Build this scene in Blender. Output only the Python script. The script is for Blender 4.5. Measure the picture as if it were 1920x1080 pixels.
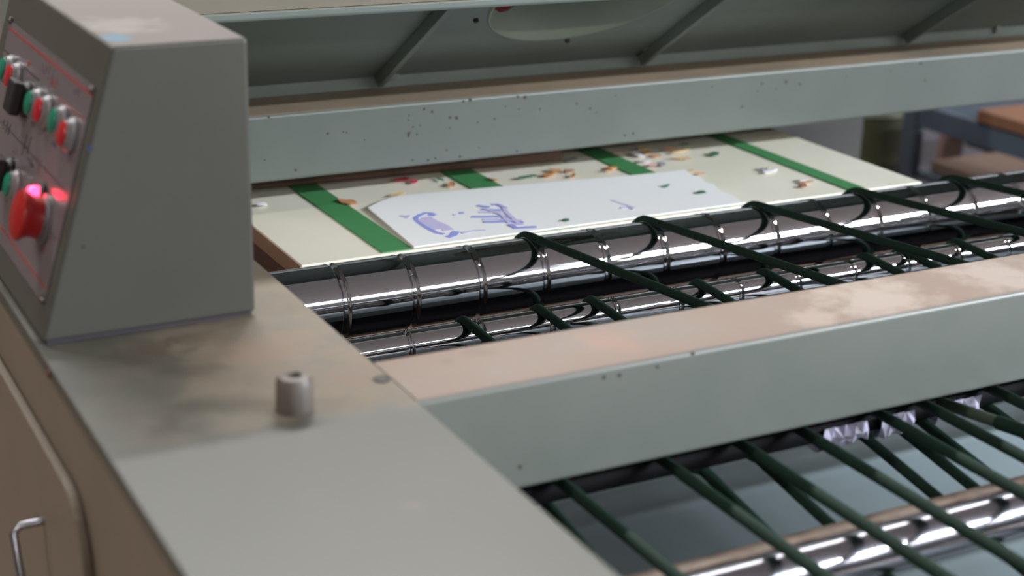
import bpy, bmesh, math, random
from mathutils import Vector, Matrix
random.seed(7)
for o in list(bpy.data.objects):
    bpy.data.objects.remove(o)
SC = bpy.context.scene
COL = SC.collection
# ------------------------------------------------------------------ camera
# machine coordinates: X along the rollers, Y away, Z up; machine deck at z = 0
ZO = 1.017                      # height of the machine deck above the floor
CAM = Vector((0.0, 0.0, 0.43306))
YAW, PITCH, ROLL, FPX = 0.49664572, 0.3355523, -0.02664521, 2931.444
fw = Vector((math.sin(YAW)*math.cos(PITCH), math.cos(YAW)*math.cos(PITCH), -math.sin(PITCH)))
rt0 = Vector((math.cos(YAW), -math.sin(YAW), 0)); dn0 = fw.cross(rt0)
rt = math.cos(ROLL)*rt0 + math.sin(ROLL)*dn0
dn = -math.sin(ROLL)*rt0 + math.cos(ROLL)*dn0
cd = bpy.data.cameras.new('camera'); co = bpy.data.objects.new('camera', cd); COL.objects.link(co)
cd.sensor_width = 36.0; cd.lens = FPX/1920*36.0; cd.clip_start = .02; cd.clip_end = 100
m3 = Matrix((rt, -dn, -fw)).transposed()
co.matrix_world = Matrix.Translation(CAM + Vector((0, 0, ZO))) @ m3.to_4x4()
cd.dof.use_dof = True; cd.dof.focus_distance = 1.6; cd.dof.aperture_fstop = 4.4
SC.camera = co
# ------------------------------------------------------------------ world, exposure, lights
SC.view_settings.view_transform = 'Standard'; SC.view_settings.look = 'None'
SC.view_settings.gamma = 1.0; SC.view_settings.use_curve_mapping = False
SC.view_settings.exposure = 0.58
W = bpy.data.worlds.new('hall'); SC.world = W; W.use_nodes = True
bg = W.node_tree.nodes['Background']; bg.inputs[0].default_value = (.80, .86, .95, 1); bg.inputs[1].default_value = .16
WHITE, COOL, WARM = (1, .98, .95), (.86, .93, 1), (1, .93, .84)
LAMPS = [  # x, y, power, length, colour, where : ceiling tubes, rows along X
    (-2.6, -4.6, 30, 2.72, WARM, 'row farthest behind the viewer, first from the left wall'), (.15, -4.6, 40, 2.72, WHITE, 'row farthest behind the viewer, second from the left wall'),
    (2.9, -4.6, 70, 2.72, WHITE, 'row farthest behind the viewer, third from the left wall'), (5.65, -4.6, 70, 2.72, WHITE, 'row farthest behind the viewer, fourth from the left wall'),
    (.75, -3.3, 18, 2.72, WHITE, 'middle row behind the viewer, left one'), (3.5, -3.3, 36, 2.72, WHITE, 'middle row behind the viewer, middle one'), (6.25, -3.3, 45, 2.72, WHITE, 'middle row behind the viewer, right one'),
    (4.7, -2.1, 540, 2.72, COOL, 'cool white row off the right end of the machine, near one'), (7.45, -2.1, 540, 2.72, COOL, 'cool white row off the right end of the machine, far one'),
    (-2.6, 1.2, 45, 2.72, WARM, 'added warm fill light left of the machine by the left wall'),  # added warm fill, brightens the left side panel and the sloping button face
    (0.6, 2.9, 95, 2.72, WHITE, 'row behind the machine, left one'), (3.35, 2.9, 30, 2.72, WHITE, 'row behind the machine, right one')]
LAMP_Z = 2.05

# ------------------------------------------------------------------ helpers
def ray(px, py):
    return fw + rt*((px-960)/FPX) + dn*((py-540)/FPX)
def on(px, py, axis, val):
    d = ray(px, py); return CAM + d*((val-CAM[axis])/d[axis])
def on_plane(px, py, p0, n):
    d = ray(px, py); return CAM + d*((p0-CAM).dot(n)/d.dot(n))

class MB:
    """collects shapes in machine coordinates, builds ONE mesh object"""
    def __init__(s): s.v = []; s.f = []
    def add(s, vs, fs):
        b = len(s.v); s.v += [Vector(v) for v in vs]; s.f += [tuple(i+b for i in f) for f in fs]; return s
    def box(s, x0, x1, y0, y1, z0, z1):
        return s.add([(x0,y0,z0),(x1,y0,z0),(x1,y1,z0),(x0,y1,z0),(x0,y0,z1),(x1,y0,z1),(x1,y1,z1),(x0,y1,z1)],
                     [(3,2,1,0),(4,5,6,7),(0,1,5,4),(1,2,6,5),(2,3,7,6),(3,0,4,7)])
    def prism(s, prof, axis, a0, a1):
        n = len(prof)
        def mk(p, a):
            return ((a, p[0], p[1]) if axis == 0 else (p[0], a, p[1]) if axis == 1 else (p[0], p[1], a))
        vs = [mk(p, a0) for p in prof]+[mk(p, a1) for p in prof]
        fs = [tuple(range(n))[::-1], tuple(range(n, 2*n))]+[(i, (i+1) % n, n+(i+1) % n, n+i) for i in range(n)]
        return s.add(vs, fs)
    def lathe(s, prof, base, ax, seg=32, cap=True):
        """prof = [(distance along axis, radius)]"""
        ax = Vector(ax).normalized(); u = ax.orthogonal().normalized(); w = ax.cross(u); base = Vector(base)
        vs = []; fs = []
        for d, r in prof:
            for k in range(seg):
                a = 2*math.pi*k/seg; vs.append(base+ax*d+(u*math.cos(a)+w*math.sin(a))*r)
        for i in range(len(prof)-1):
            for k in range(seg):
                k2 = (k+1) % seg; fs.append((i*seg+k, i*seg+k2, (i+1)*seg+k2, (i+1)*seg+k))
        if cap:
            fs.append(tuple(range(seg))[::-1]); fs.append(tuple((len(prof)-1)*seg+k for k in range(seg)))
        return s.add(vs, fs)
    def tube(s, pts, r, seg=10, closed=False, cap=True):
        pts = [Vector(p) for p in pts]; n = len(pts); vs = []; fs = []; prev = None
        for i, p in enumerate(pts):
            t = (pts[(i+1) % n]-pts[i-1]) if closed else (pts[min(i+1, n-1)]-pts[max(i-1, 0)])
            t.normalize()
            u = (prev - t*prev.dot(t)) if prev else t.cross(Vector((1, 0, 0)) if abs(t.x) < .9 else Vector((0, 0, 1)))
            u.normalize(); prev = u; w = t.cross(u)
            rr = r[i] if isinstance(r, (list, tuple)) else r
            vs += [p+(u*math.cos(2*math.pi*k/seg)+w*math.sin(2*math.pi*k/seg))*rr for k in range(seg)]
        m = n if closed else n-1
        for i in range(m):
            j = (i+1) % n
            for k in range(seg):
                k2 = (k+1) % seg; fs.append((i*seg+k, i*seg+k2, j*seg+k2, j*seg+k))
        if cap and not closed:
            fs.append(tuple(range(seg))[::-1]); fs.append(tuple((n-1)*seg+k for k in range(seg)))
        return s.add(vs, fs)
    def slab(s, poly, up, th):
        """polygon (list of Vectors) thickened by th along up"""
        n = len(poly); up = Vector(up)*th
        return s.add(list(poly)+[Vector(p)+up for p in poly],
                     [tuple(range(n))[::-1], tuple(range(n, 2*n))]+[(i, (i+1) % n, n+(i+1) % n, n+i) for i in range(n)])
    def build(s, name, mat, parent=None, bevel=0, bseg=2, smooth=None, origin=None, recalc=True):
        lo = [min(v[i] for v in s.v) for i in range(3)]; hi = [max(v[i] for v in s.v) for i in range(3)]
        c = Vector(origin) if origin is not None else Vector(((lo[0]+hi[0])/2, (lo[1]+hi[1])/2, lo[2]))
        me = bpy.data.meshes.new(name); me.from_pydata([tuple(v-c) for v in s.v], [], s.f)
        if recalc:
            bm = bmesh.new(); bm.from_mesh(me); bmesh.ops.recalc_face_normals(bm, faces=bm.faces); bm.to_mesh(me); bm.free()
        if mat: me.materials.append(mat)
        o = bpy.data.objects.new(name, me); COL.objects.link(o)
        w = c+Vector((0, 0, ZO))
        if parent is not None:
            o.parent = parent; o.location = w - world_loc(parent)
        else:
            o.location = w
        if smooth is not None:
            for p in me.polygons: p.use_smooth = True
            try: me.set_sharp_from_angle(angle=math.radians(smooth))
            except Exception: pass
        if bevel:
            b = o.modifiers.new('edge', 'BEVEL'); b.width = bevel; b.segments = bseg; b.limit_method = 'ANGLE'; b.angle_limit = math.radians(35)
        return o
def world_loc(o):
    l = Vector(o.location)
    while o.parent: o = o.parent; l = l+Vector(o.location)
    return l
def tag(o, label=None, cat=None, group=None, kind=None):
    if label: o['label'] = label
    if cat: o['category'] = cat
    if group: o['group'] = group
    if kind: o['kind'] = kind
    return o
def thing(name, label, cat, loc, group=None):
    o = bpy.data.objects.new(name, None); COL.objects.link(o); o.location = Vector(loc)+Vector((0, 0, ZO)); o.empty_display_size = .05
    return tag(o, label, cat, group)
def copy_of(src, parent, at, name=None):
    c = src.copy(); COL.objects.link(c); c.parent = parent
    w = Vector(at)+Vector((0, 0, ZO)); c.location = w - (world_loc(parent) if parent else Vector())
    return c

# ------------------------------------------------------------------ materials
def s2l(c):
    return tuple(((x/255)/12.92 if x/255 <= .04045 else ((x/255+.055)/1.055)**2.4) for x in c)+(1,)
class NT:
    def __init__(s, name):
        s.m = bpy.data.materials.new(name); s.m.use_nodes = True; s.t = s.m.node_tree
        s.b = s.t.nodes['Principled BSDF']; s.co = s.t.nodes.new('ShaderNodeTexCoord'); s.g = None
    def n(s, typ, **kw):
        x = s.t.nodes.new(typ)
        for k, v in kw.items(): setattr(x, k, v)
        return x
    def link(s, a, b): s.t.links.new(a, b)
    def pos(s):
        if s.g is None: s.g = s.n('ShaderNodeNewGeometry')
        return s.g.outputs['Position']
    def noise(s, scale, detail=4, rough=.55, vec=None, sc=None):
        x = s.n('ShaderNodeTexNoise'); x.inputs['Scale'].default_value = scale; x.inputs['Detail'].default_value = detail
        x.inputs['Roughness'].default_value = rough
        v = vec or s.co.outputs['Object']
        if sc:
            mp = s.n('ShaderNodeMapping'); mp.inputs['Scale'].default_value = sc; s.link(v, mp.inputs[0]); v = mp.outputs[0]
        s.link(v, x.inputs['Vector']); return x.outputs['Fac']
    def ramp(s, fac, lo, hi, a=0., b=1.):
        x = s.n('ShaderNodeMapRange'); x.interpolation_type = 'SMOOTHSTEP'
        x.inputs[1].default_value = lo; x.inputs[2].default_value = hi; x.inputs[3].default_value = a; x.inputs[4].default_value = b
        s.link(fac, x.inputs[0]); return x.outputs[0]
    def math(s, op, a, b):
        x = s.n('ShaderNodeMath', operation=op)
        for i, q in enumerate((a, b)):
            if isinstance(q, (int, float)): x.inputs[i].default_value = q
            else: s.link(q, x.inputs[i])
        return x.outputs[0]
    def mix(s, fac, a, b):
        x = s.n('ShaderNodeMix', data_type='RGBA')
        if isinstance(fac, (int, float)): x.inputs[0].default_value = fac
        else: s.link(fac, x.inputs[0])
        for i, q in ((6, a), (7, b)):
            if isinstance(q, tuple): x.inputs[i].default_value = q
            else: s.link(q, x.inputs[i])
        return x.outputs[2]
    def bump(s, h, strength, dist=.001):
        x = s.n('ShaderNodeBump'); x.inputs['Strength'].default_value = strength; x.inputs['Distance'].default_value = dist
        s.link(h, x.inputs['Height']); s.link(x.outputs[0], s.b.inputs['Normal'])
    def done(s, col=None, rough=None, metal=0., spec=None):
        if col is not None:
            if isinstance(col, tuple): s.b.inputs['Base Color'].default_value = col
            else: s.link(col, s.b.inputs['Base Color'])
        if rough is not None:
            if isinstance(rough, (int, float)): s.b.inputs['Roughness'].default_value = rough
            else: s.link(rough, s.b.inputs['Roughness'])
        s.b.inputs['Metallic'].default_value = metal
        if spec is not None: s.b.inputs['Specular IOR Level'].default_value = spec
        return s.m
def up_mask(t):
    t.pos(); sx = t.n('ShaderNodeSeparateXYZ'); t.link(t.g.outputs['True Normal'], sx.inputs[0])
    return t.ramp(sx.outputs[2], .7, .95)
def paint(name, base, var, dust=None, dust_amt=0., rough=.42, nscale=9., extra=None):
    """machine enamel with faint mottling; settled dust on upward faces; extra = [(x, y, z, r, colour, strength)] stains"""
    t = NT(name)
    c = t.mix(t.ramp(t.noise(nscale, 3), .35, .7), s2l(base), s2l(var))
    r = rough
    if dust:
        p = t.pos()
        um = up_mask(t)
        dm = t.math('MULTIPLY', um, t.ramp(t.noise(7, 5, .6, p), .25, .62, dust_amt*.55, dust_amt))
        c = t.mix(dm, c, s2l(dust))
        r = t.math('ADD', t.math('MULTIPLY', dm, .35), rough)
    for (x, y, z, rad, sc, st) in (extra or []):
        v = t.n('ShaderNodeVectorMath', operation='DISTANCE'); t.link(t.pos(), v.inputs[0]); v.inputs[1].default_value = (x, y, z+ZO)
        nz = t.noise(45, 3, .6, t.pos())
        d = t.math('ADD', v.outputs['Value'], t.math('MULTIPLY', t.math('SUBTRACT', nz, .5), rad*1.5))
        k_ = t.ramp(d, rad*.25, rad, st, 0.)
        c = t.mix(t.math('MULTIPLY', k_, um) if dust else k_, c, s2l(sc))
    t.bump(t.noise(260, 2, .5, t.pos()), .06, .0004)
    return t.done(c, r)
def plain(name, col, rough=.5, metal=0., var=.12, nscale=30.):
    t = NT(name); a = s2l(col); b = tuple(x*(1-var) for x in a[:3])+(1,)
    return t.done(t.mix(t.noise(nscale, 3), a, b), rough, metal)
def metal(name, col, rough, streak=.0):
    t = NT(name)
    nz = t.noise(1, 2, .5, t.pos(), (.6, 500, 500))
    c = t.mix(nz, s2l(col), tuple(x*(1-streak) for x in s2l(col)[:3])+(1,))
    return t.done(c, t.ramp(nz, .3, .7, rough*.8, rough*1.3), 1.0)

GREEN = (150, 155, 141); GREEN2 = (140, 147, 134); DUST = (133, 114, 103)
M = {}
def plate_mat():
    t = NT('deck_enamel'); p = t.pos()
    c = t.mix(t.ramp(t.noise(6, 3, .5, p), .35, .7), s2l((68, 69, 63)), s2l((64, 65, 59)))
    sx = t.n('ShaderNodeSeparateXYZ'); t.link(p, sx.inputs[0])
    um = up_mask(t)
    yy = t.math('ADD', sx.outputs[1], t.math('MULTIPLY', t.math('SUBTRACT', t.noise(14, 4, .6, p), .5), .05))
    zone = t.ramp(yy, .895, .925)
    rightish = t.ramp(t.math('ADD', sx.outputs[0], t.math('MULTIPLY', t.math('SUBTRACT', t.noise(10, 3, .6, p), .5), .16)), .22, .36, .1, 1.)
    dust = t.math('MULTIPLY', t.math('MULTIPLY', zone, rightish), t.math('MULTIPLY', um, t.ramp(t.noise(20, 5, .6, p), .3, .65, .45, .9)))
    c = t.mix(dust, c, s2l((125, 112, 95)))
    stains = [(.275, 1.075, .034, (70, 62, 52), .6), (.31, 1.085, .022, (72, 62, 52), .55), (.245, 1.03, .02, (70, 64, 55), .4), (.232, .965, .025, (66, 60, 52), .45), (.265, .955, .028, (68, 60, 52), .45),
              (.25, .935, .022, (66, 58, 50), .5), (.36, 1.04, .05, (126, 104, 90), .5), (.40, .97, .03, (118, 94, 82), .45), (.30, .80, .012, (74, 70, 64), .5), (.395, .83, .008, (70, 68, 62), .5), (.352, .765, .010, (96, 78, 70), .4)]
    for (x, y, rad, col, st) in stains:
        v = t.n('ShaderNodeVectorMath', operation='DISTANCE'); t.link(p, v.inputs[0]); v.inputs[1].default_value = (x, y, ZO)
        d = t.math('ADD', v.outputs['Value'], t.math('MULTIPLY', t.math('SUBTRACT', t.noise(60, 4, .65, p), .5), rad*2.2))
        c = t.mix(t.ramp(d, rad*.2, rad, st, 0.), c, s2l(col))
    t.bump(t.noise(260, 2, .5, p), .06, .0004)
    return t.done(c, t.math('ADD', t.math('MULTIPLY', dust, .3), .42))
M['plate'] = plate_mat()
M['side'] = paint('side_enamel', (115, 104, 92), (110, 100, 88), rough=.5)
M['beam'] = paint('beam_enamel', (110, 115, 110), (105, 111, 106), DUST, .95, .38,
                  extra=[(.60, .955, 0, .035, (150, 118, 104), .5), (.50, .975, 0, .016, (120, 100, 92), .6), (.47, .965, 0, .008, (120, 104, 96), .6), (.86, .945, 0, .07, (168, 157, 148), .7), (1.0, .95, 0, .06, (168, 158, 150), .6), (.78, .93, 0, .03, (164, 150, 138), .6)])
M['rear_beam'] = paint('rear_beam_enamel', (100, 106, 101), (95, 102, 97), (160, 139, 116), .95, .36)
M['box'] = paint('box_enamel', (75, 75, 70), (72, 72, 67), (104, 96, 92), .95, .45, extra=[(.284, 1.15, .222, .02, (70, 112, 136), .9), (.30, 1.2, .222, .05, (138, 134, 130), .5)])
M['hood'] = paint('hood_enamel', (116, 126, 121), (110, 120, 115), (150, 144, 120), .7, .5)
M['fascia'] = paint('fascia_enamel', (130, 124, 112), (124, 119, 107), rough=.45)
M['tray'] = paint('tray_enamel', (148, 163, 169), (142, 157, 163), None, 0, .5)
M['chrome'] = metal('polished_steel', (198, 199, 206), .06, .12)
M['steel'] = metal('worn_steel', (170, 170, 178), .2, .3)
M['shaft'] = metal('ground_steel', (176, 176, 186), .2, .25)
M['pan'] = plain('grey_pan', (70, 72, 80), .5)
M['dark_steel'] = plain('black_oxide_steel', (14, 13, 17), .7, 0); M['dark_steel'].node_tree.nodes['Principled BSDF'].inputs['Specular IOR Level'].default_value = .08
M['rust'] = paint('rusty_steel', (112, 96, 84), (96, 80, 70), rough=.55, nscale=40)
M['rope'] = plain('green_urethane', (25, 47, 38), .75, 0, .2); M['rope'].node_tree.nodes['Principled BSDF'].inputs['Specular IOR Level'].default_value = .2
M['belt'] = plain('green_belt', (70, 142, 86), .6, 0, .1)
M['table'] = paint('cream_laminate', (242, 237, 220), (237, 232, 214), rough=.4)
M['edge_brown'] = plain('maroon_edge', (104, 68, 62), .6)
M['paper'] = plain('white_paper', (250, 250, 250), .7, 0, .01)
M['ink'] = plain('blue_ink', (160, 170, 246), .6); M['ink2'] = plain('violet_ink', (216, 208, 248), .6)
M['wood'] = plain('dark_wood', (96, 66, 50), .6, 0, .4, 18)
M['label'] = plain('panel_film', (106, 99, 103), .25, 0, .08)
M['red_line'] = plain('red_print', (150, 66, 70), .4); M['dark_print'] = plain('dark_print', (70, 66, 74), .4); M['pink_print'] = plain('purple_print', (112, 88, 108), .4)
M['red'] = plain('red_plastic', (176, 30, 42), .3); M['red_dark'] = plain('estop_red', (164, 26, 28), .4)
M['green_btn'] = plain('green_plastic', (30, 120, 96), .28); M['bezel'] = plain('grey_bezel', (122, 120, 124), .4)
M['black'] = plain('black_plastic', (18, 17, 21), .55)
M['chip'] = plain('rust_chip', (66, 54, 48), .7); M['screw'] = metal('screw_steel', (120, 116, 112), .35)
M['post'] = paint('post_enamel', (100, 92, 86), (94, 86, 80), rough=.45)
M['blue_ink_dot'] = plain('blue_marker', (40, 48, 92), .6)
tw = NT('plastic_film'); tw.b.inputs['Transmission Weight'].default_value = .25
M['film'] = tw.done(tw.mix(tw.noise(60, 3), s2l((226, 225, 246)), s2l((180, 178, 206))), .2)
lg = NT('lit_lens'); lg.b.inputs['Emission Color'].default_value = (1, .02, .06, 1); lg.b.inputs['Emission Strength'].default_value = 9
M['lens'] = lg.done(s2l((255, 30, 50)), .3)
M['floor'] = paint('concrete', (122, 106, 94), (104, 90, 80), rough=.7, nscale=2)
M['wall'] = paint('hall_wall', (116, 100, 90), (108, 94, 84), rough=.8, nscale=1.5)
M['ceil'] = plain('hall_ceiling', (176, 180, 188), .8)
M['cab'] = paint('cabinet_grey', (70, 70, 69), (66, 66, 65), rough=.5)
M['olive'] = plain('olive_drum', (62, 66, 46), .5); M['blue_steel'] = plain('blue_grey_steel', (60, 70, 82), .45)
M['plank'] = plain('orange_plank', (104, 70, 50), .6, 0, .3, 12); M['card'] = plain('cardboard', (104, 86, 76), .8, 0, .2)
M['brown'] = plain('brown_board', (98, 76, 70), .7, 0, .3, 14); M['greyp'] = plain('grey_panel', (74, 70, 76), .6); M['blackblue'] = plain('dark_case', (24, 26, 38), .5)
lm = NT('tube_lamp'); lm.b.inputs['Emission Color'].default_value = (.95, .98, 1, 1); lm.b.inputs['Emission Strength'].default_value = 3
M['lamp'] = lm.done(s2l((250, 250, 250)), .4)

# ------------------------------------------------------------------ the hall
FL = -ZO
def struct(o): o['kind'] = 'structure'; return o
struct(MB().box(-5, 9, -7, 7, FL-.1, FL).build('floor', M['floor']))
struct(MB().box(-5, 9, 7, 7.15, FL, 2.2).build('wall_back', M['wall']))
struct(MB().box(-5.15, -5, -7, 7.15, FL, 2.2).build('wall_left', M['wall']))
struct(MB().box(-5.15, 9, -7, 7.15, 2.2, 2.3).build('ceiling', M['ceil']))
for i, (x, y, pw, ln, lc, where) in enumerate(LAMPS):
    t = thing('ceiling_lamp', 'twin tube ceiling lamp, '+where, 'lamp', (x, y, LAMP_Z), 'fluorescent ceiling lamps of the hall')
    MB().prism([(y-.09, LAMP_Z+.03), (y+.09, LAMP_Z+.03), (y+.05, 2.2), (y-.05, 2.2)], 0, x-ln/2, x+ln/2).build('housing', M['ceil'], t)
    for s in (-.035, .035):
        MB().lathe([(0, .013), (ln-.06, .013)], (x-ln/2+.03, y+s, LAMP_Z+.012), (1, 0, 0), 10).build('tube', M['lamp'], t)
    ld = bpy.data.lights.new('tube_light', 'AREA'); ld.shape = 'RECTANGLE'; ld.size = ln; ld.size_y = .12; ld.energy = pw; ld.color = lc
    lo = bpy.data.objects.new('tube_light', ld); COL.objects.link(lo); lo.parent = t; lo.location = (0, 0, -.008)

# ------------------------------------------------------------------ left housing (side frame)
XL, XR, YF, YB = .205, .421, .30, 1.95
hs = thing('side_housing', 'pale green sheet metal end housing of the machine carrying the control box', 'machine housing', ((XL+XR)/2, 1.1, FL))
MB().box(XL, XR-.001, YF, YB, -.012, 0).build('top_plate', M['plate'], hs, .0012, 2)
MB().box(XL+.001, XR-.006, YF+.004, YB-.004, FL, -.0125).build('body', M['side'], hs, .004)
def rounded(y0, y1, z0, z1, r, n=8):
    out = []
    for cy, cz, a0 in ((y0+r, z1-r, 90), (y0+r, z0+r, 180), (y1-r, z0+r, 270), (y1-r, z1-r, 0)):
        out += [(cy+r*math.cos(math.radians(a0+90*k/n)), cz+r*math.sin(math.radians(a0+90*k/n))) for k in range(n+1)]
    return out
dr = MB().prism(rounded(.976, 1.62, -.86, -.068, .05), 0, XL-.007, XL+.0005).build('door', M['side'], hs, .002)
hp = on(24, 988, 0, XL-.03); hq = on(40, 1085, 0, XL-.03); hq = hp+(hq-hp)*2.4
hd = MB().tube([(XL-.006, hp.y, hp.z), (XL-.024, hp.y, hp.z), hp+Vector((0, 0, -.006)), hq+Vector((0, 0, .006)), (XL-.024, hq.y, hq.z), (XL-.006, hq.y, hq.z)], .0032, 10).build('handle', M['steel'], dr, smooth=40)
hd['label'] = 'steel bar handle of the door'
p = on(90, 690, 0, XL-.001)
MB().lathe([(0, .0035), (.002, .0035), (.003, .002)], (XL+.001, p.y, p.z-.005), (-1, 0, 0), 12).build('screw', M['edge_brown'], hs)
p = on(721, 711, 2, 0)
MB().lathe([(0, .0062), (.0012, .006), (.0016, .003)], (p.x-.002, p.y, -.0002), (0, 0, 1), 14).build('socket_screw', M['black'], hs)
# right housing, beyond the frame, carries the beams and rollers
h2 = thing('side_housing', 'far end housing of the machine beyond the frame at right', 'machine housing', (2.31, 1.1, FL))
MB().box(2.2, 2.42, YF, YB, -.012, 0).build('top_plate', M['beam'], h2, .004)
MB().box(2.206, 2.419, YF+.004, YB-.004, FL, -.0125).build('body', M['side'], h2, .004)

# knob post
kp = thing('knob_post', 'small blunt round post with a hole in its top standing on the deck', 'knob', (.338, .93, 0))
MB().lathe([(0, .0128), (.002, .0132), (.0215, .0126), (.0245, .0105), (.0248, .0055), (.0205, .005), (.0205, .0)], (.338, .93, .0002), (0, 0, 1), 32, False).build('post_body', M['post'], kp, smooth=35)
MB().lathe([(0, .0048), (.0008, .0046)], (.338, .93, .0207), (0, 0, 1), 20).build('socket', M['dark_print'], kp)

# ------------------------------------------------------------------ control box
BH = .2205; BY0, BY1 = 1.1155, 1.465
XA, XB, XT = .209, .375, .274
cb = thing('control_box', 'grey green control box with sloping button panel standing on the end housing', 'control box', ((XA+XB)/2, (BY0+BY1)/2, 0))
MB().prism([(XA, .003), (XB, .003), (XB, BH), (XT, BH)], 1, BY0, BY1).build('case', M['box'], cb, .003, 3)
MB().box(XA+.004, XB-.003, BY0+.003, BY1-.003, 0.0003, .003).build('gasket', M['dark_print'], cb)
NP = Vector((-.2175, 0, .065)).normalized(); P0 = Vector((XT, BY0, BH)); SU = Vector((.065, 0, .2175)).normalized()
def pan(px, py, h=0.0): return on_plane(px, py, P0+NP*h, NP)
def pyz(y, s, h=0.0):   # point on the sloping face: y, distance up the slope from the bottom edge
    return Vector((XA, y, .0))+SU*s+NP*h + Vector((0, 0, .003))*0
def psl(p):             # y and s of a point on the face
    return p.y, (p-Vector((XA, 0, 0))).dot(SU)
y0, s1 = psl(pan(180, 165)); y1, _ = psl(pan(22, 45)); _, s0 = psl(pan(75, 560))
y0 += .0; yl = 1.435
cp = MB().slab([pyz(y0, s0), pyz(yl, s0), pyz(yl, s1), pyz(y0, s1)], NP, .0018).build('control_panel', M['label'], cb)
cp['label'] = 'glossy grey lavender film panel with red and dark printing'
def strip(a, b, w, mat, name, par, h=.0018):
    a = pyz(*a); b = pyz(*b); d = (b-a).normalized(); n = d.cross(NP)*w/2
    return MB().slab([a+NP*h-n, b+NP*h-n, b+NP*h+n, a+NP*h+n], NP, .00025).build(name, mat, par)
for (a, b, w, mm) in (((y0, s1-.006), (yl, s1-.006), .0022, 'red_line'), ((y0+.004, s0+.012), (yl, s0+.012), .0018, 'red_line'),
                      ((y0+.006, s0+.05), (yl-.01, s0+.05), .001, 'dark_print'), ((1.29, s1-.026), (yl, s1-.026), .0016, 'dark_print'),
                      ((y0+.006, s1-.026), (1.22, s1-.026), .0012, 'red_line'),
                      ((y0+.006, s1-.082), (yl-.01, s1-.082), .0012, 'dark_print')):
    strip(a, b, w, M[mm], 'printed_rule', cp)
def glyphs(y, s, n, mm, sz=.006):       # short illegible printed characters
    mb = MB()
    for k in range(n):
        yy = y-k*sz*1.35
        for q in range(4):
            v = random.random() < .5; a = yy-random.random()*sz*.8; c = s+random.random()*sz*.8
            da, dc = (sz*.16, sz*random.uniform(.5, 1)) if v else (sz*random.uniform(.5, 1), sz*.16)
            mb.slab([pyz(a, c, .0018), pyz(a-da, c, .0018), pyz(a-da, c+dc, .0018), pyz(a, c+dc, .0018)], NP, .0002)
    mb.build('printed_text', M[mm], cp)
for (px, py, n, mm, sz) in ((78, 138, 4, 'pink_print', .008), (95, 160, 3, 'red_line', .006), (52, 128, 1, 'red_line', .008), (35, 222, 2, 'pink_print', .006), (58, 238, 2, 'dark_print', .006), (75, 252, 2, 'dark_print', .006),
                            (98, 275, 2, 'dark_print', .006), (120, 300, 2, 'pink_print', .008), (40, 290, 3, 'dark_print', .012), (65, 315, 2, 'pink_print', .008), (5, 245, 3, 'dark_print', .008),
                            (80, 470, 1, 'red_line', .007), (25, 290, 2, 'pink_print', .006), (140, 178, 3, 'pink_print', .005)):
    y, s = psl(pan(px, py)); glyphs(y, s, n, mm, sz)
for (y, s) in ((y0+.004, s1-.002), (yl-.003, s1+.001), (y0+.004, s0+.003), (yl-.004, s0+.003)):
    MB().lathe([(0, .0036), (.0016, .0034), (.0026, .002)], pyz(y, s, .0018), NP, 12).build('screw', M['screw'], cp)
def button(px, py, h, mat, r=.0102, label=None):
    y, s = psl(pan(px, py, h)); b = pyz(y, s, .0018)
    o = MB().lathe([(0, r+.0042), (.003, r+.0042), (.005, r+.0022), (h-.003, r+.0016), (h-.0022, r)], b, NP, 24).build('push_button', M['bezel'], cb, smooth=40)
    c = MB().lathe([(0, r), (.002, r), (.0032, r*.86), (.0034, .001)], b+NP*(h-.003), NP, 24).build('cap', mat, o, smooth=40)
    if label: o['label'] = label
def selector(px, py, h):
    y, s = psl(pan(px, py, h*.5)); b = pyz(y, s, .0018)
    o = MB().lathe([(0, .0155), (.003, .0155), (.005, .0135), (.007, .013)], b, NP, 24).build('selector_switch', M['black'], cb, smooth=40)
    d1 = SU; d2 = NP.cross(d1); c = b+NP*.007
    MB().slab([c+d1*.014+d2*.013, c-d1*.014+d2*.013, c-d1*.014-d2*.013, c+d1*.014-d2*.013], NP, h-.007).build('knob', M['black'], o, .002)
for (px, py, mm, lb) in ((2, 128, 'green_btn', 'green push button at the panel edge'), (15, 142, 'red', 'red push button beyond the black selector'), (52, 192, 'green_btn', 'green push button beside the black selector'), (70, 206, 'red', 'red push button in the middle of the row'),
                         (97, 226, 'green_btn', 'green push button between two red ones'), (115, 250, 'red', 'red push button nearest the box edge'), (12, 346, 'green_btn', 'green push button in the lower row')):
    button(px, py, .010, M[mm], .0098, lb)
selector(36, 183, .016); selector(3, 325, .016)
y, s = psl(pan(33, 402, .022)); b = pyz(y, s, .0018)
es = MB().lathe([(0, .0195), (.003, .0195), (.004, .016), (.007, .0155)], b, NP, 28).build('emergency_stop', M['bezel'], cb, smooth=40)
es['label'] = 'large red mushroom emergency stop button'
MB().lathe([(.005, .0165), (.012, .0160), (.016, .0180), (.0185, .0200), (.0212, .0198), (.0228, .0165), (.0234, .001)], b, NP, 32).build('mushroom_head', M['red_dark'], es, smooth=50)
y, s = psl(pan(58, 372, .010)); s += .004; b = pyz(y, s, .0018)
pl = MB().lathe([(0, .0095), (.003, .0095), (.005, .0075)], b, NP, 20).build('pilot_lamp', M['black'], cb, smooth=40)
pn = MB().lathe([(.004, .0068), (.009, .0066), (.0125, .005), (.014, .0005)], b, NP, 20).build('lens', M['lens'], pl, smooth=60)
pn['label'] = 'glowing red pilot lamp lens'
for (px, py, r, mm) in ((168, 279, .0022, 'blue_ink_dot'), (157, 463, .0016, 'chip')):
    q = on(px, py, 1, BY0)
    MB().lathe([(0, r), (.0004, r*.9)], (q.x, BY0, q.z), (0, -1, 0), 10).build('paint_mark', M[mm], cb)

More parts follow.
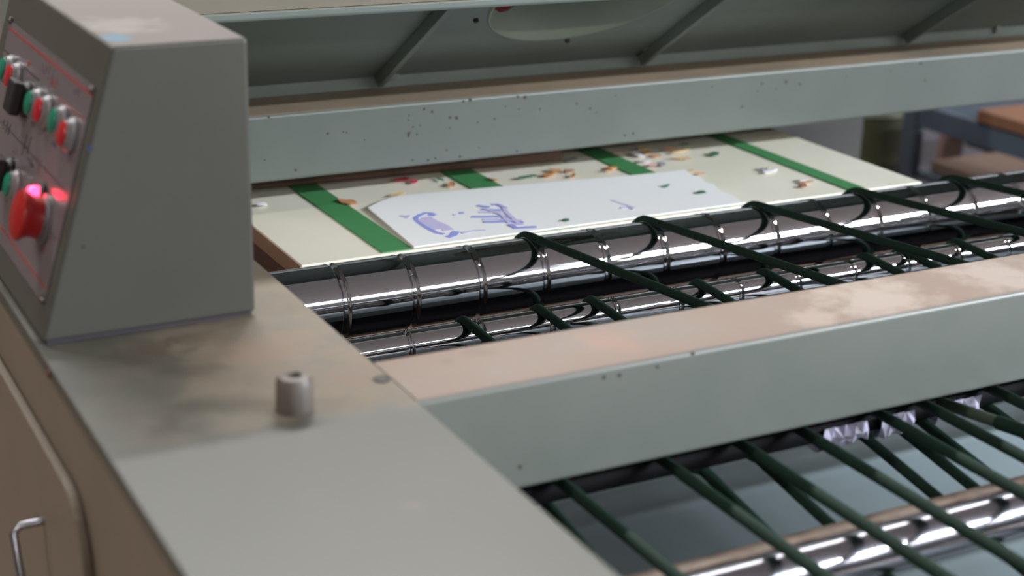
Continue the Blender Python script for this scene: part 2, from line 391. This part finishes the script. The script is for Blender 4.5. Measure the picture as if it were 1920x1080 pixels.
# ------------------------------------------------------------------ beams
def chips(mb, lst, y, sc, ox, oy):
    for it in lst:
        x, yy = it[0], it[1]; r = it[2] if len(it) > 2 else .0013
        q = on(ox+x/sc, oy+yy/sc, 1, y); n = 7
        poly = [Vector((q.x+r*random.uniform(.6, 1.3)*math.cos(2*math.pi*k/n), y+.0001, q.z+r*random.uniform(.6, 1.3)*math.sin(2*math.pi*k/n))) for k in range(n)]
        mb.slab(poly, (0, -1, 0), .0004)
fb = thing('front_beam', 'pale green square beam with dusty tan top in the foreground', 'beam', (1.3, .948, -.0865))
bmx = .4215
MB().prism(rounded(.9075, .990, -.0865, 0, .005, 4), 0, .4203, 2.199).build('beam_tube', M['beam'], fb, smooth=30)
mb = MB(); chips(mb, [(1015, 205, .0016), (1085, 195, .0016), (645, 600, .002), (1250, 160, .0012), (1410, 100, .0012)], .9075, 2.3475, 700, 620)
tag(mb.build('rust_chips', M['chip'], fb), kind='stuff')
rb = thing('rear_beam', 'pale green beam with rust specks crossing behind the grooved roller', 'beam', (1.3, 1.82, -.078))
RBY = 1.75
MB().box(.4215, 2.199, RBY, 1.90, -.0775, .0055).build('beam_tube', M['rear_beam'], rb, .004, 3)
mb = MB()
chips(mb, [(250,527),(515,600,.0018),(585,593),(600,597),(948,490,.0018),(985,503,.0018),(880,520),(878,540),(880,600,.0025),(878,612,.0016),(900,570),(930,565),(915,605),(1065,528,.0022),(1095,530,.0024),(1065,575),
           (1125,455,.0018),(1157,450,.0026),(1190,550),(1265,535,.0015),(1370,435,.0018),(1403,437,.003),(1315,480),(1375,490),(1470,490,.0015),(1635,465,.0015),(1695,488,.0017),(1725,505),(1810,430),
           (1050,675,.0016),(1110,705,.0017),(965,720,.002),(895,720),(1000,712,.0015),(1365,680,.0014),(1195,665),(1850,610),(1890,600),(370,765,.0016),(230,720,.0012),(680,630,.0012)], RBY, 2.4, 400, 0)
chips(mb, [(740,375,.0018),(848,368,.0028),(912,378,.0019),(650,480,.002),(1122,345),(1455,287,.0024),(1475,360,.0017),(1320,322,.0012),(125,608),(160,600,.0016),(805,400,.0013),(720,410,.0012),(515,390)], RBY, 2.4, 1120, 0)
tag(mb.build('rust_chips', M['chip'], rb), kind='stuff')

# ------------------------------------------------------------------ rollers
RX0, RX1 = .4155, 2.205
GX = [.592+.0812*k for k in range(-2, 20) if .43 < .592+.0812*k < 2.18]
def grooved(y, z, r, name, label, gd, gw, mat, spots, seg=96):
    t = thing(name, label, 'roller', (1.3, y, z-r))
    prof = [(0, r)]
    for g in spots:
        d = g-RX0
        prof += [(d-gw*1.25, r), (d-gw*1.1, r+.0006), (d-gw*.95, r), (d-gw*.7, r-gd*.6), (d-gw*.3, r-gd), (d+gw*.3, r-gd), (d+gw*.7, r-gd*.6), (d+gw*.95, r), (d+gw*1.1, r+.0006), (d+gw*1.25, r)]
    prof.append((RX1-RX0, r))
    MB().lathe(prof, (RX0, y, z), (1, 0, 0), seg).build('barrel', mat, t, smooth=30)
    return t
RY, RZ, RR = 1.5, -.147, .042
grooved(RY, RZ, RR, 'grooved_roller', 'large polished steel roller with rope grooves behind the front beam', .003, .0042, M['chrome'], GX)
SY, SZ, SR = 1.35, -.148, .016
SGX = [.53+.0812*k for k in range(0, 20)]
grooved(SY, SZ, SR, 'grooved_roller', 'thin polished steel roller below and before the large grooved one', .002, .003, M['chrome'], SGX, 48)
def bar(y, z, r, name, label, cat, mat, part='bar_body'):
    t = thing(name, label, cat, (1.3, y, z-r))
    MB().lathe([(0, r), (RX1-RX0, r)], (RX0, y, z), (1, 0, 0), 48).build(part, mat, t, smooth=40)
    return t
IY, IZ, IR = 1.065, -.098, .028
bar(IY, IZ, IR, 'idler_roller', 'idler roller hidden close behind the front beam', 'roller', M['steel'])
JY, JZ, JR = 1.12, -.158, .012
bar(JY, JZ, JR, 'idler_roller', 'lower idler roller hidden behind the front beam', 'roller', M['steel'])
DY, DZ, DR = .936, -.1078, .0094
bar(DY, DZ, DR, 'rope_shaft', 'dark steel shaft under the front beam carrying the green ropes', 'shaft', M['dark_steel'])
CY, CZ, CR = .770, -.1205, .0178
bar(CY, CZ, CR, 'guide_shaft', 'polished round steel shaft under the ropes at lower right', 'shaft', M['shaft'])
bar(.44, -.1490, .05, 'rope_drum', 'front rope drum beyond the lower edge of the frame', 'roller', M['dark_steel'])
gb = thing('angle_bar', 'rusty flat steel bar lying behind the polished guide shaft', 'bar', (1.3, .805, -.14))
MB().box(.4155, 2.205, .7915, .7985, -.138, -.1115).build('bar_body', M['rust'], gb, .001)
MB().box(.4155, 2.205, .799, .806, -.1165, -.1125).build('bar_flange', M['rust'], gb, .0008)

# ------------------------------------------------------------------ ropes (endless loops round two shafts)
def loop(c1, r1, c2, r2, xt, xb, n=14):
    """c1 = (y, z) rear circle, c2 = front circle; top strand at xt, bottom strand at xb"""
    (y1, z1), (y2, z2) = c1, c2
    d = math.hypot(y2-y1, z2-z1); th = math.atan2(z2-z1, y2-y1); b = math.acos((r1-r2)/d)
    pts = []
    # direction th points to the front (-y). normals at th-b (one side) and th+b
    a_top = th-b if math.sin(th-b) > math.sin(th+b) else th+b
    a_bot = th+b if a_top == th-b else th-b
    def P(c, r, a, x): return Vector((x, c[0]+r*math.cos(a), c[1]+r*math.sin(a)))
    for k in range(1, 12):   # top strand, rear to front
        f = k/12; pts.append(P(c1, r1, a_top, xt).lerp(P(c2, r2, a_top, xt), f))
    def arc(c, r, a0, a1, x0, x1):
        for k in range(n+1):
            f = k/n; pts.append(P(c, r, a0+(a1-a0)*f, x0+(x1-x0)*f))
    def span(a0, a1, through):
        # go from a0 to a1 passing through angle 'through'
        da = (a1-a0) % (2*math.pi); dt = (through-a0) % (2*math.pi)
        return a0+da if dt < da else a0+da-2*math.pi
    arc(c2, r2, a_top, span(a_top, a_bot, th), xt, xb)
    for k in range(1, 12):
        f = k/12; pts.append(P(c2, r2, a_bot, xb).lerp(P(c1, r1, a_bot, xb), f))
    arc(c1, r1, a_bot, span(a_bot, a_top, th+math.pi), xb, xt)
    return pts
RRAD = .0049
def rope(pts, name, label, group, r=RRAD):
    o = MB().tube(pts, r, 10, True).build(name, M['rope'], smooth=60)
    return tag(o, label, 'rope', group)
ORD = ['first', 'second', 'third', 'fourth', 'fifth', 'sixth', 'seventh', 'eighth', 'ninth', 'tenth', 'eleventh', 'twelfth']
k = 0
for i, g in enumerate(GX):
    if g > .80 and (round((g-.592)/.0812) % 2 == 1) and g < 2.0:
        rope(loop((RY, RZ), RR+RRAD-.0025, (IY, IZ), IR+RRAD, g, g), 'drive_rope', 'dark green rope over the large grooved roller, %s from the left' % ORD[k], 'ropes over the large grooved roller'); k += 1
k = 0
for (px, py) in ((872, 601), (1012, 582), (1112, 568), (1312, 537), (1437, 522), (1625, 492), (1692, 482), (1795, 466)):
    x = on(px, py, 1, SY).x
    rope(loop((SY, SZ), SR+.0012, (JY, JZ), JR+RRAD, x, x), 'drive_rope', 'short dark green rope over the thin roller, %s from the left' % ORD[k], 'ropes over the thin roller'); k += 1
LOW = [(.545, .545, .0), (.636, .690, .0), (.71, .745, 0), (.771, .855, 0), (.853, .895, 0), (.902, .922, 0), (.981, 1.0, 0), (1.06, 1.08, 0), (1.13, 1.15, 0)]
for k, (xt, xb, _) in enumerate(LOW):
    rope(loop((DY, DZ), DR+RRAD, (.44, -.1490), .05+RRAD, xt, xb), 'drive_rope', 'dark green rope under the front beam over the guide shaft, %s from the left' % ORD[k], 'ropes over the guide shaft')
# one slack rope with a joint sleeve
a = on(1745, 748, 0, .935); b = on(1875, 793, 0, .935)
e = Vector((.95, .70, -.07))
sr = thing('spliced_rope', 'slack green rope with a darker joint sleeve at the right edge', 'rope', (.93, .85, -.1))
MB().tube([a+(a-b)*.12+Vector((0, 0, -.004)), a, b, b+(b-a)*.02], .0052, 12).build('rope_body', plain('faded_green', (58, 74, 60), .5), sr, smooth=60)
dd = (b-a).normalized()
MB().tube([b-dd*.002, b+dd*.03, b+dd*.12, b+dd*.2+Vector((0, 0, -.006))], .0062, 12).build('joint_sleeve', M['rope'], sr, smooth=60)

# crumpled plastic film caught round the dark shaft
def film(x0, x1, name, label):
    mb = MB(); nx, na = 11, 8; vs = []; fs = []
    for i in range(nx+1):
        for k in range(na+1):
            a = math.radians(-215+300*k/na)
            r = DR+.0015+.0085*random.random()**1.5
            x = x0+(x1-x0)*i/nx+random.uniform(-.0022, .0022)
            vs.append((x, DY+r*math.cos(a), DZ+r*math.sin(a)-.0015))
    for i in range(nx):
        for k in range(na):
            q = i*(na+1)+k; fs.append((q, q+1, q+na+2, q+na+1))
    mb.add(vs, fs); o = mb.build(name, M['film'])
    so = o.modifiers.new('thick', 'SOLIDIFY'); so.thickness = .0004
    tag(o, label, 'plastic film')
film(.80, .848, 'plastic_film', 'crumpled lavender film wrapped round the dark shaft, left piece')
film(.860, .897, 'plastic_film', 'crumpled lavender film wrapped round the dark shaft, middle piece')
film(.93, .975, 'plastic_film', 'crumpled lavender film wrapped round the dark shaft, right piece')

# tray below the ropes
prof = []
TY, TZ = .99, -.33
q = on(1060, 985, 2, TZ); TY = q.y
prof = [(TY+.012, -.24), (TY+.012, TZ+.022)]
for k in range(9):
    a = math.radians(0-90*k/8); prof.append((TY-.010+.022*math.cos(a), TZ+.022+.022*math.sin(a)))
prof += [(TY-.25, TZ-.006), (.36, TZ-.012)]
th = .002
full = prof+[(y+(.002 if i < 4 else 0), z-th) for i, (y, z) in reversed(list(enumerate(prof)))]
mb = MB(); n = len(prof); vs = []; fs = []
for x in (.4155, 2.205):
    vs += [(x, y, z) for (y, z) in prof]
fs = [(i, i+1, n+i+1, n+i) for i in range(n-1)]
tr = thing('drip_tray', 'blue grey painted sheet metal tray under the green ropes', 'tray', (1.3, .7, TZ-.03))
o = mb.add(vs, fs).build('tray_sheet', M['tray'], tr, smooth=50); sm = o.modifiers.new('thick', 'SOLIDIFY'); sm.thickness = .002; sm.offset = 0

o = MB().box(.4155, 2.205, .45, 1.57, -.50, -.49).build('reflection_pan', M['pan']); tag(o, 'added dark pan low down between the two end housings, darkens the roller reflections', 'pan')  # added pan, so the rollers reflect dark grey instead of the brown floor
# ------------------------------------------------------------------ feed table behind the roller
TT = -.12
ft = thing('feed_table', 'cream topped feed table behind the grooved roller', 'table', (1.03, 1.95, FL))
MB().box(.577, 1.477, 1.556, 2.45, TT-.018, TT).build('table_top', M['table'], ft, .0015)
MB().box(.5755, .5768, 1.556, 2.45, TT-.019, TT-.0005).build('edge_band', plain('tan_edge', (170, 132, 110), .6), ft)
MB().box(.582, 1.472, 1.575, 2.44, TT-.12, TT-.0185).build('apron', M['edge_brown'], ft, .002)
for (x, y) in ((.60, 1.60), (1.45, 1.60), (.60, 2.41), (1.45, 2.41)):
    MB().box(x-.02, x+.02, y-.02, y+.02, FL, TT-.1205).build('leg', M['edge_brown'], ft, .002)
for k, (a, b) in enumerate(((.676, .7135), (.890, .934), (1.123, 1.160), (1.352, 1.379))):
    o = MB().box(a, b, 1.560, 2.43, TT+.0002, TT+.0016).build('conveyor_belt', M['belt'])
    tag(o, 'flat green belt strip on the cream table, %s from the left' % ORD[k], 'belt', 'green belts on the feed table')
# wooden board under the rear beam
a = on(482, 350, 2, TT+.002); b = on(1066, 299, 2, TT+.002)
o = MB().add([], []).slab([Vector((a.x-.08, 1.865, TT+.002)), Vector((b.x-.012, 1.837, TT+.002)), Vector((b.x, 1.93, TT+.002)), Vector((a.x-.08, 1.95, TT+.002))], (0, 0, 1), .026).build('wooden_board', M['wood'], None, .003)
tag(o, 'dark brown wooden board lying on the table under the rear beam', 'board')

# paper with pen drawing
pz = TT+.0018
pp = [on(*q, 2, pz) for q in ((690, 392), (712, 381), (742, 371), (790, 366), (1000, 347), (1200, 330), (1284, 321), (1300, 332), (1312, 334), (1322, 345), (1338, 349), (1352, 362), (1372, 368), (1392, 382))]
pp += [Vector((1.195, 1.558, pz)), Vector((.715, 1.558, pz))]
ps = thing('paper_sheet', 'white paper sheet with blue pen scribbles on the feed table', 'paper', (.95, 1.65, pz))
MB().slab(pp, (0, 0, 1), .0022).build('sheet', M['paper'], ps)
STK = [0]
def stroke(pts, w, mat, sc=5.647, ox=720, oy=340):
    STK[0] += 1; z = pz+.0023+STK[0]*.00003; P = [on(ox+x/sc, oy+y/sc, 2, z) for x, y in pts]; mb = MB()
    L = []; R_ = []
    for i, p in enumerate(P):
        t = (P[min(i+1, len(P)-1)]-P[max(i-1, 0)]).normalized(); n_ = Vector((-t.y, t.x, 0))*w/2
        L.append(p+n_); R_.append(p-n_)
    for i in range(len(P)-1):
        mb.slab([R_[i], R_[i+1], L[i+1], L[i]], (0, 0, 1), .0002)
    mb.build('pen_stroke', mat, ps)
for pts, w, c in (([(545,358),(500,338),(440,335),(385,355),(335,385),(350,415),(400,455),(470,500),(560,545),(640,560)], .0042, 'ink'),
                  ([(470,352),(540,356)], .007, 'ink'), ([(440,380),(520,430),(620,470),(690,520)], .009, 'ink2'), ([(400,400),(480,460),(580,510)], .008, 'ink2'),
                  ([(172,362),(215,372),(262,360),(230,388)], .004, 'ink2'), ([(735,356),(765,352)], .004, 'ink2'), ([(800,336),(845,332)], .004, 'ink'),
                  ([(675,590),(735,570),(765,530)], .006, 'ink'), ([(825,545),(870,538)], .005, 'ink2'), ([(870,540),(950,522),(1075,515)], .0026, 'ink2'),
                  ([(985,255),(1050,266),(1120,272)], .0045, 'ink'), ([(1140,245),(1200,244),(1290,285)], .004, 'ink'), ([(1030,295),(1200,305),(1300,300)], .004, 'ink'), ([(1010,325),(1180,330),(1310,322)], .0036, 'ink2'),
                  ([(930,375),(1060,376),(1170,372),(1350,378)], .004, 'ink'), ([(1050,403),(1200,402),(1460,415)], .0036, 'ink2'), ([(1055,430),(1190,428),(1290,424),(1480,432)], .004, 'ink'),
                  ([(1270,280),(1300,330),(1360,385),(1420,440)], .0036, 'ink2'), ([(1330,455),(1480,452)], .004, 'ink2'), ([(1330,455),(1400,492),(1500,486),(1615,482)], .0045, 'ink'), ([(1060,285),(1240,350),(1330,440)], .003, 'ink2')):
    stroke(pts, w*1.5, M[c])
for pts, w, c in (([(1790,898),(1840,915),(1900,935)], .0018, 'ink2'), ([(1835,935),(1870,930),(1895,940)], .004, 'ink2')):
    stroke(pts, w, M[c], 2.4, 400, 0)

# scraps of coloured paper on the table
SCOL = {'orange': (214, 150, 100), 'tan': (206, 176, 130), 'red': (206, 60, 84), 'green': (66, 112, 84), 'white': (244, 240, 246), 'grey': (150, 146, 156), 'pink': (230, 190, 180), 'teal': (90, 140, 120), 'brown': (160, 110, 80)}
SM = {k: plain('scrap_'+k, v, .7, 0, .1) for k, v in SCOL.items()}
SCR = [('red', 755, 337, .022, .010, 20, 'leftmost of the two under the rear beam'), ('red', 777, 342, .014, .009, 60, 'right of its twin under the rear beam'), ('teal', 825, 337, .006, .018, 0, 'between the red scraps and the second belt'), ('orange', 846, 347, .010, .022, -30, 'touching the left edge of the second belt'),
       ('tan', 745, 366, .022, .008, 10, 'just above the paper sheet corner'), ('orange', 651, 380, .014, .026, 20, 'by the right edge of the first belt'), ('orange', 925, 338, .008, .014, 20, 'at the right edge of the second belt'),
       ('green', 988, 333, .030, .008, 15, 'long sliver right of the second belt'), ('orange', 1027, 330, .016, .012, -20, 'left of the curled cluster'), ('orange', 1040, 321, .012, .018, 35, 'upper one of the cluster near the third belt'), ('brown', 1066, 322, .014, .009, -10, 'in the cluster by the third belt'), ('orange', 1074, 331, .016, .007, 50, 'lowest of the cluster near the third belt'),
       ('grey', 1072, 301, .020, .012, 10, 'beside the end of the wooden board'), ('orange', 1145, 316, .018, .014, 20, 'at the left edge of the third belt'), ('pink', 1160, 290, .016, .010, 0, 'on the table above the third belt middle'), ('white', 1196, 292, .014, .022, 0, 'right of the third belt'), ('orange', 1213, 287, .012, .010, 40, 'in the pile right of the third belt'),
       ('orange', 1228, 293, .016, .012, -20, 'middle of the pile right of the third belt'), ('tan', 1205, 279, .028, .007, 25, 'long sliver behind the pile'), ('white', 1208, 303, .016, .014, 10, 'front of the pile by the third belt'), ('grey', 1240, 309, .018, .012, 60, 'in the pile above the paper'), ('pink', 1222, 311, .014, .010, 0, 'just above the paper by the third belt'),
       ('orange', 1258, 281, .022, .006, -15, 'thin curl right of the pile'), ('tan', 1275, 285, .036, .006, 10, 'long thin curl behind the green scrap'), ('tan', 1278, 298, .030, .006, -25, 'lower long thin curl'), ('green', 1338, 290, .016, .012, 15, 'alone between third and fourth belt'), ('tan', 1290, 323, .022, .007, 5, 'at the back edge of the paper'), ('orange', 1310, 327, .016, .006, -10, 'by the torn right side of the paper'),
       ('white', 1443, 322, .030, .010, 15, 'left of the fourth belt'), ('grey', 1432, 318, .014, .008, 40, 'beside the white scrap near the fourth belt'), ('orange', 1513, 343, .018, .010, 0, 'before the fourth belt near the roller'), ('white', 1505, 339, .016, .010, 30, 'next to the orange scrap near the roller'), ('brown', 1504, 350, .010, .012, 0, 'nearest the roller before the fourth belt'),
       ('white', 490, 385, .012, .010, 0, 'left of the first belt'), ('orange', 1140, 321, .010, .006, 0, 'small piece by the third belt'), ('teal', 1285, 272, .012, .006, 0, 'small piece far back by the rear beam')]
ONP = [('green', 1060, 414, .009, .008, 0, 'lying on the white paper left part'), ('green', 1313, 362, .014, .010, 10, 'lying on the white paper right part'), ('teal', 1250, 350, .010, .006, 20, 'lying on the paper back part')]
for lst, z in ((SCR, TT+.0018), (ONP, pz+.0026)):
    for (c, px, py, w, l, ang, where) in lst:
        q = on(px, py, 2, z); a = math.radians(ang); n = 8; poly = []
        for k in range(n):
            b_ = 2*math.pi*k/n; r = random.uniform(.75, 1.15)
            u = w*.6*r*math.cos(b_); v = l*.6*r*math.sin(b_)
            poly.append(Vector((q.x+u*math.cos(a)-v*math.sin(a), q.y+u*math.sin(a)+v*math.cos(a), z+.0025*random.random())))
        o = MB().slab(poly, (0, 0, 1), .0006).build('paper_scrap', SM[c])
        tag(o, '%s paper scrap %s' % (c, where), 'paper scrap', 'paper scraps on the feed table')

# ------------------------------------------------------------------ hood over the table
HY, HZ = 1.84, .021           # foot of the sloping underside
SLP = .105/.164
LY = 1.50; LZ = CAM.z-(CAM.z-.163)*LY/1.5      # lower edge of the fascia
KY, KZ = LY+.004, HZ+(HY-LY-.004)*SLP       # top of the slope behind the fascia
HX0, HX1 = .392, 2.35; TOPZ = .37
hd = thing('hood', 'grey green sheet metal hood with sloping ribbed underside above the rear beam', 'hood', (1.3, 1.85, .006))
def slope_z(y): return HZ+(HY-y)*SLP
NRM = Vector((0, -SLP, -1)).normalized(); SD = Vector((0, -1, SLP)).normalized(); XD = Vector((1, 0, 0))
HC = Vector((.996, 1.647, slope_z(1.647))); HR = .1335; NSEG = 56
ang = [2*math.pi*k/NSEG for k in range(NSEG)]
L0 = -(HY-HC.y)/math.cos(math.atan(SLP)); L1 = (HC.y-KY)/math.cos(math.atan(SLP))
inner = []; outer = []
for a in ang:
    ca, sa = math.cos(a), math.sin(a); ts = []
    if ca > 1e-9: ts.append(.19/ca)
    if ca < -1e-9: ts.append(-.19/ca)
    if sa > 1e-9: ts.append(L1/sa)
    if sa < -1e-9: ts.append(L0/sa)
    t_ = min(ts); inner.append(HC+(XD*ca+SD*sa)*HR); outer.append(HC+(XD*ca+SD*sa)*t_)
mb = MB().add(inner+outer, [(k, (k+1) % NSEG, NSEG+(k+1) % NSEG, NSEG+k) for k in range(NSEG)])
for (xa, xb) in ((HX0, HC.x-.19), (HC.x+.19, HX1)):
    mb.add([(xa, HY, HZ), (xb, HY, HZ), (xb, KY, KZ), (xa, KY, KZ)], [(0, 1, 2, 3)])
mb.build('sloping_panel', M['hood'], hd)
MB().box(HX0, HX1, HY-.001, HY+.03, .0057, HZ+.002).build('foot_flange', M['hood'], hd, .0015)
MB().box(HX0, HX1, LY-.001, LY+.003, LZ+.0105, TOPZ).build('fascia', M['fascia'], hd)
MB().prism([(LY-.004, LZ+.001), (LY+.004, LZ), (LY+.004, LZ+.010), (LY-.006, LZ+.010), (LY-.006, LZ+.0035)], 0, HX0, HX1).build('lip', M['hood'], hd, .0012)
MB().box(HX0, HX1, LY+.003, 2.2, TOPZ-.003, TOPZ).build('top_sheet', M['hood'], hd)
MB().box(HX0, HX1, 2.198, 2.2, .0057, TOPZ-.0035).build('back_sheet', M['hood'], hd)
for xe in (HX0, HX1-.002):
    MB().prism([(HY+.031, .0057), (2.197, .0057), (2.197, TOPZ-.0035), (LY+.004, TOPZ-.0035), (LY+.004, KZ+.002), (HY+.031, HZ+.004)], 0, xe, xe+.002).build('end_sheet', M['hood'], hd)
# round duct collar leading upward from the opening
DK = (-NRM*.55+Vector((0, 0, .45))).normalized()
col_in = [p+NRM*.003 for p in inner]; col_out = [p+DK*.12 for p in inner]
o = MB().add(col_in+col_out, [(k, (k+1) % NSEG, NSEG+(k+1) % NSEG, NSEG+k) for k in range(NSEG)]).build('duct_collar', paint('collar_enamel', (150, 160, 140), (142, 152, 134), rough=.4), hd, smooth=60)
sm = o.modifiers.new('thick', 'SOLIDIFY'); sm.thickness = .002
# ribs on the sloping panel
nrm = Vector((0, -.105, -.164)).normalized()
for (px, py) in ((708, 147), (1200, 100), (1695, 69)):
    q = on(px, py, 1, HY-.004); x = q.x
    A = Vector((x, HY-.004, slope_z(HY-.004))); B = Vector((x, KY+.012, slope_z(KY+.012)))
    r_ = MB().slab([A+Vector((-.004, 0, 0)), A+Vector((.004, 0, 0)), B+Vector((.004, 0, 0)), B+Vector((-.004, 0, 0))], nrm, .016).build('rib', M['hood'], hd, .001)
    MB().box(x+.004, x+.028, HY-.010, HY-.0015, HZ-.002, HZ+.004).build('weld_foot', M['hood'], r_)
q = on(1866, 62, 1, HY-.002)
MB().box(q.x-.004, q.x+.004, HY-.008, HY-.001, HZ-.006, HZ+.006).build('weld_foot', M['hood'], hd)
for (px, py) in ((892, 36), (1063, 74)):
    q = on_plane(px, py, Vector((0, HY, HZ)), nrm)
    MB().lathe([(0, .0035), (.004, .0032), (.005, .001)], q, nrm, 10).build('bolt', M['chip'], hd)
# red cloth scrap seen inside the round opening
q = on(942, 17, 1, 1.70)
o = MB().slab([Vector((q.x+dx, 1.70+dx*.3, q.z+dz)) for dx, dz in ((-.018, .004), (-.004, -.004), (.008, -.003), (.022, .003), (.03, .012), (.0, .022), (-.022, .014))], (0, 1, 0), .002)
o.build('red_tag', plain('red_tag', (140, 22, 44), .5), hd)

# ------------------------------------------------------------------ background
o = MB().box(1.75, 2.279, 2.6, 3.05, FL, .0).build('cabinet', M['cab'], None, .006); tag(o, 'plain grey cabinet standing behind the feed table', 'cabinet')
DX = on(1690, 250, 1, 3.3).x-.115; DYY = 3.3
dm = thing('steel_drum', 'dark olive drum on a black base behind the cabinet', 'drum', (DX, DYY, FL))
MB().lathe([(.36, .10), (.37, .104), (.5, .10), (.51, .106), (.52, .10), (.75, .10), (.76, .092)], (DX, DYY, FL), (0, 0, 1), 32).build('drum_body', M['olive'], dm, smooth=40)
MB().lathe([(0, .115), (.36, .112)], (DX, DYY, FL), (0, 0, 1), 32).build('base', M['black'], dm, smooth=40)
BX = 2.6; BZ = -.33; BYA, BYB = 1.4, 2.83
wb = thing('workbench', 'workbench with orange wooden top and blue grey steel frame at the right', 'workbench', (3.1, 2.1, FL))
for k in range(5):
    MB().box(BX+.0+k*.2, BX+.197+k*.2, BYA, BYB-.24, BZ-.03, BZ).build('plank', M['plank'], wb, .003)
MB().box(BX+.005, BX+.03, BYA, BYB, BZ-.085, BZ-.031).build('side_rail', M['blue_steel'], wb, .002)
MB().box(BX+.031, BX+1.0, BYB-.03, BYB, BZ-.085, BZ-.031).build('end_rail', M['blue_steel'], wb, .002)
for (x, y) in ((BX, BYB-.045), (BX+.95, BYB-.045), (BX, BYA), (BX+.95, BYA)):
    MB().box(x, x+.03, y, y+.045, FL, BZ-.0305 if y < 2 else BZ+.12).build('leg', M['blue_steel'], wb, .002)
MB().box(BX+.02, BX+.98, BYA, BYB-.05, -.545, -.525).build('shelf', M['blue_steel'], wb, .002)
o = MB().box(2.64, 3.02, 2.38, 2.76, -.524, -.495).build('cardboard_pack', M['card'], None, .003); tag(o, 'flat tan cardboard pack on the workbench shelf', 'cardboard')
def lean(x, y, w, z0, z1, dx, mat, label):
    o = MB().add([(x, y, z0), (x+w, y, z0), (x+w, y+.02, z0), (x, y+.02, z0), (x+dx, y+.02, z1), (x+w+dx, y+.02, z1), (x+w+dx, y+.04, z1), (x+dx, y+.04, z1)],
                 [(3, 2, 1, 0), (4, 5, 6, 7), (0, 1, 5, 4), (1, 2, 6, 5), (2, 3, 7, 6), (3, 0, 4, 7)]).build('leaning_board', mat)
    tag(o, label, 'board')
q = on(1738, 285, 1, 2.95)
lean(q.x, 2.95, .07, FL, -.30, .10, M['brown'], 'brown board leaning behind the workbench, nearest the steel post')
lean(q.x+.20, 2.90, .06, FL, -.28, -.02, M['greyp'], 'grey board leaning behind the workbench beside the brown one')
o = MB().box(2.86, 4.6, 3.45, 3.48, FL, -.05).build('grey_panel', M['greyp'], None, .004); tag(o, 'dark grey panel upright behind the workbench', 'panel')
q = on(1858, 281, 2, -.5245)
o = MB().box(q.x-.035, q.x+.05, q.y-.03, q.y+.06, -.524, -.44).build('black_case', M['blackblue'], None, .005); tag(o, 'small black case standing on the workbench shelf', 'case')
o = MB().box(3.2, 3.45, 2.35, 2.65, BZ+.001, BZ+.06).build('blue_bin', plain('blue_plastic', (44, 96, 130), .4), None, .006); tag(o, 'blue plastic bin on top of the workbench', 'bin')
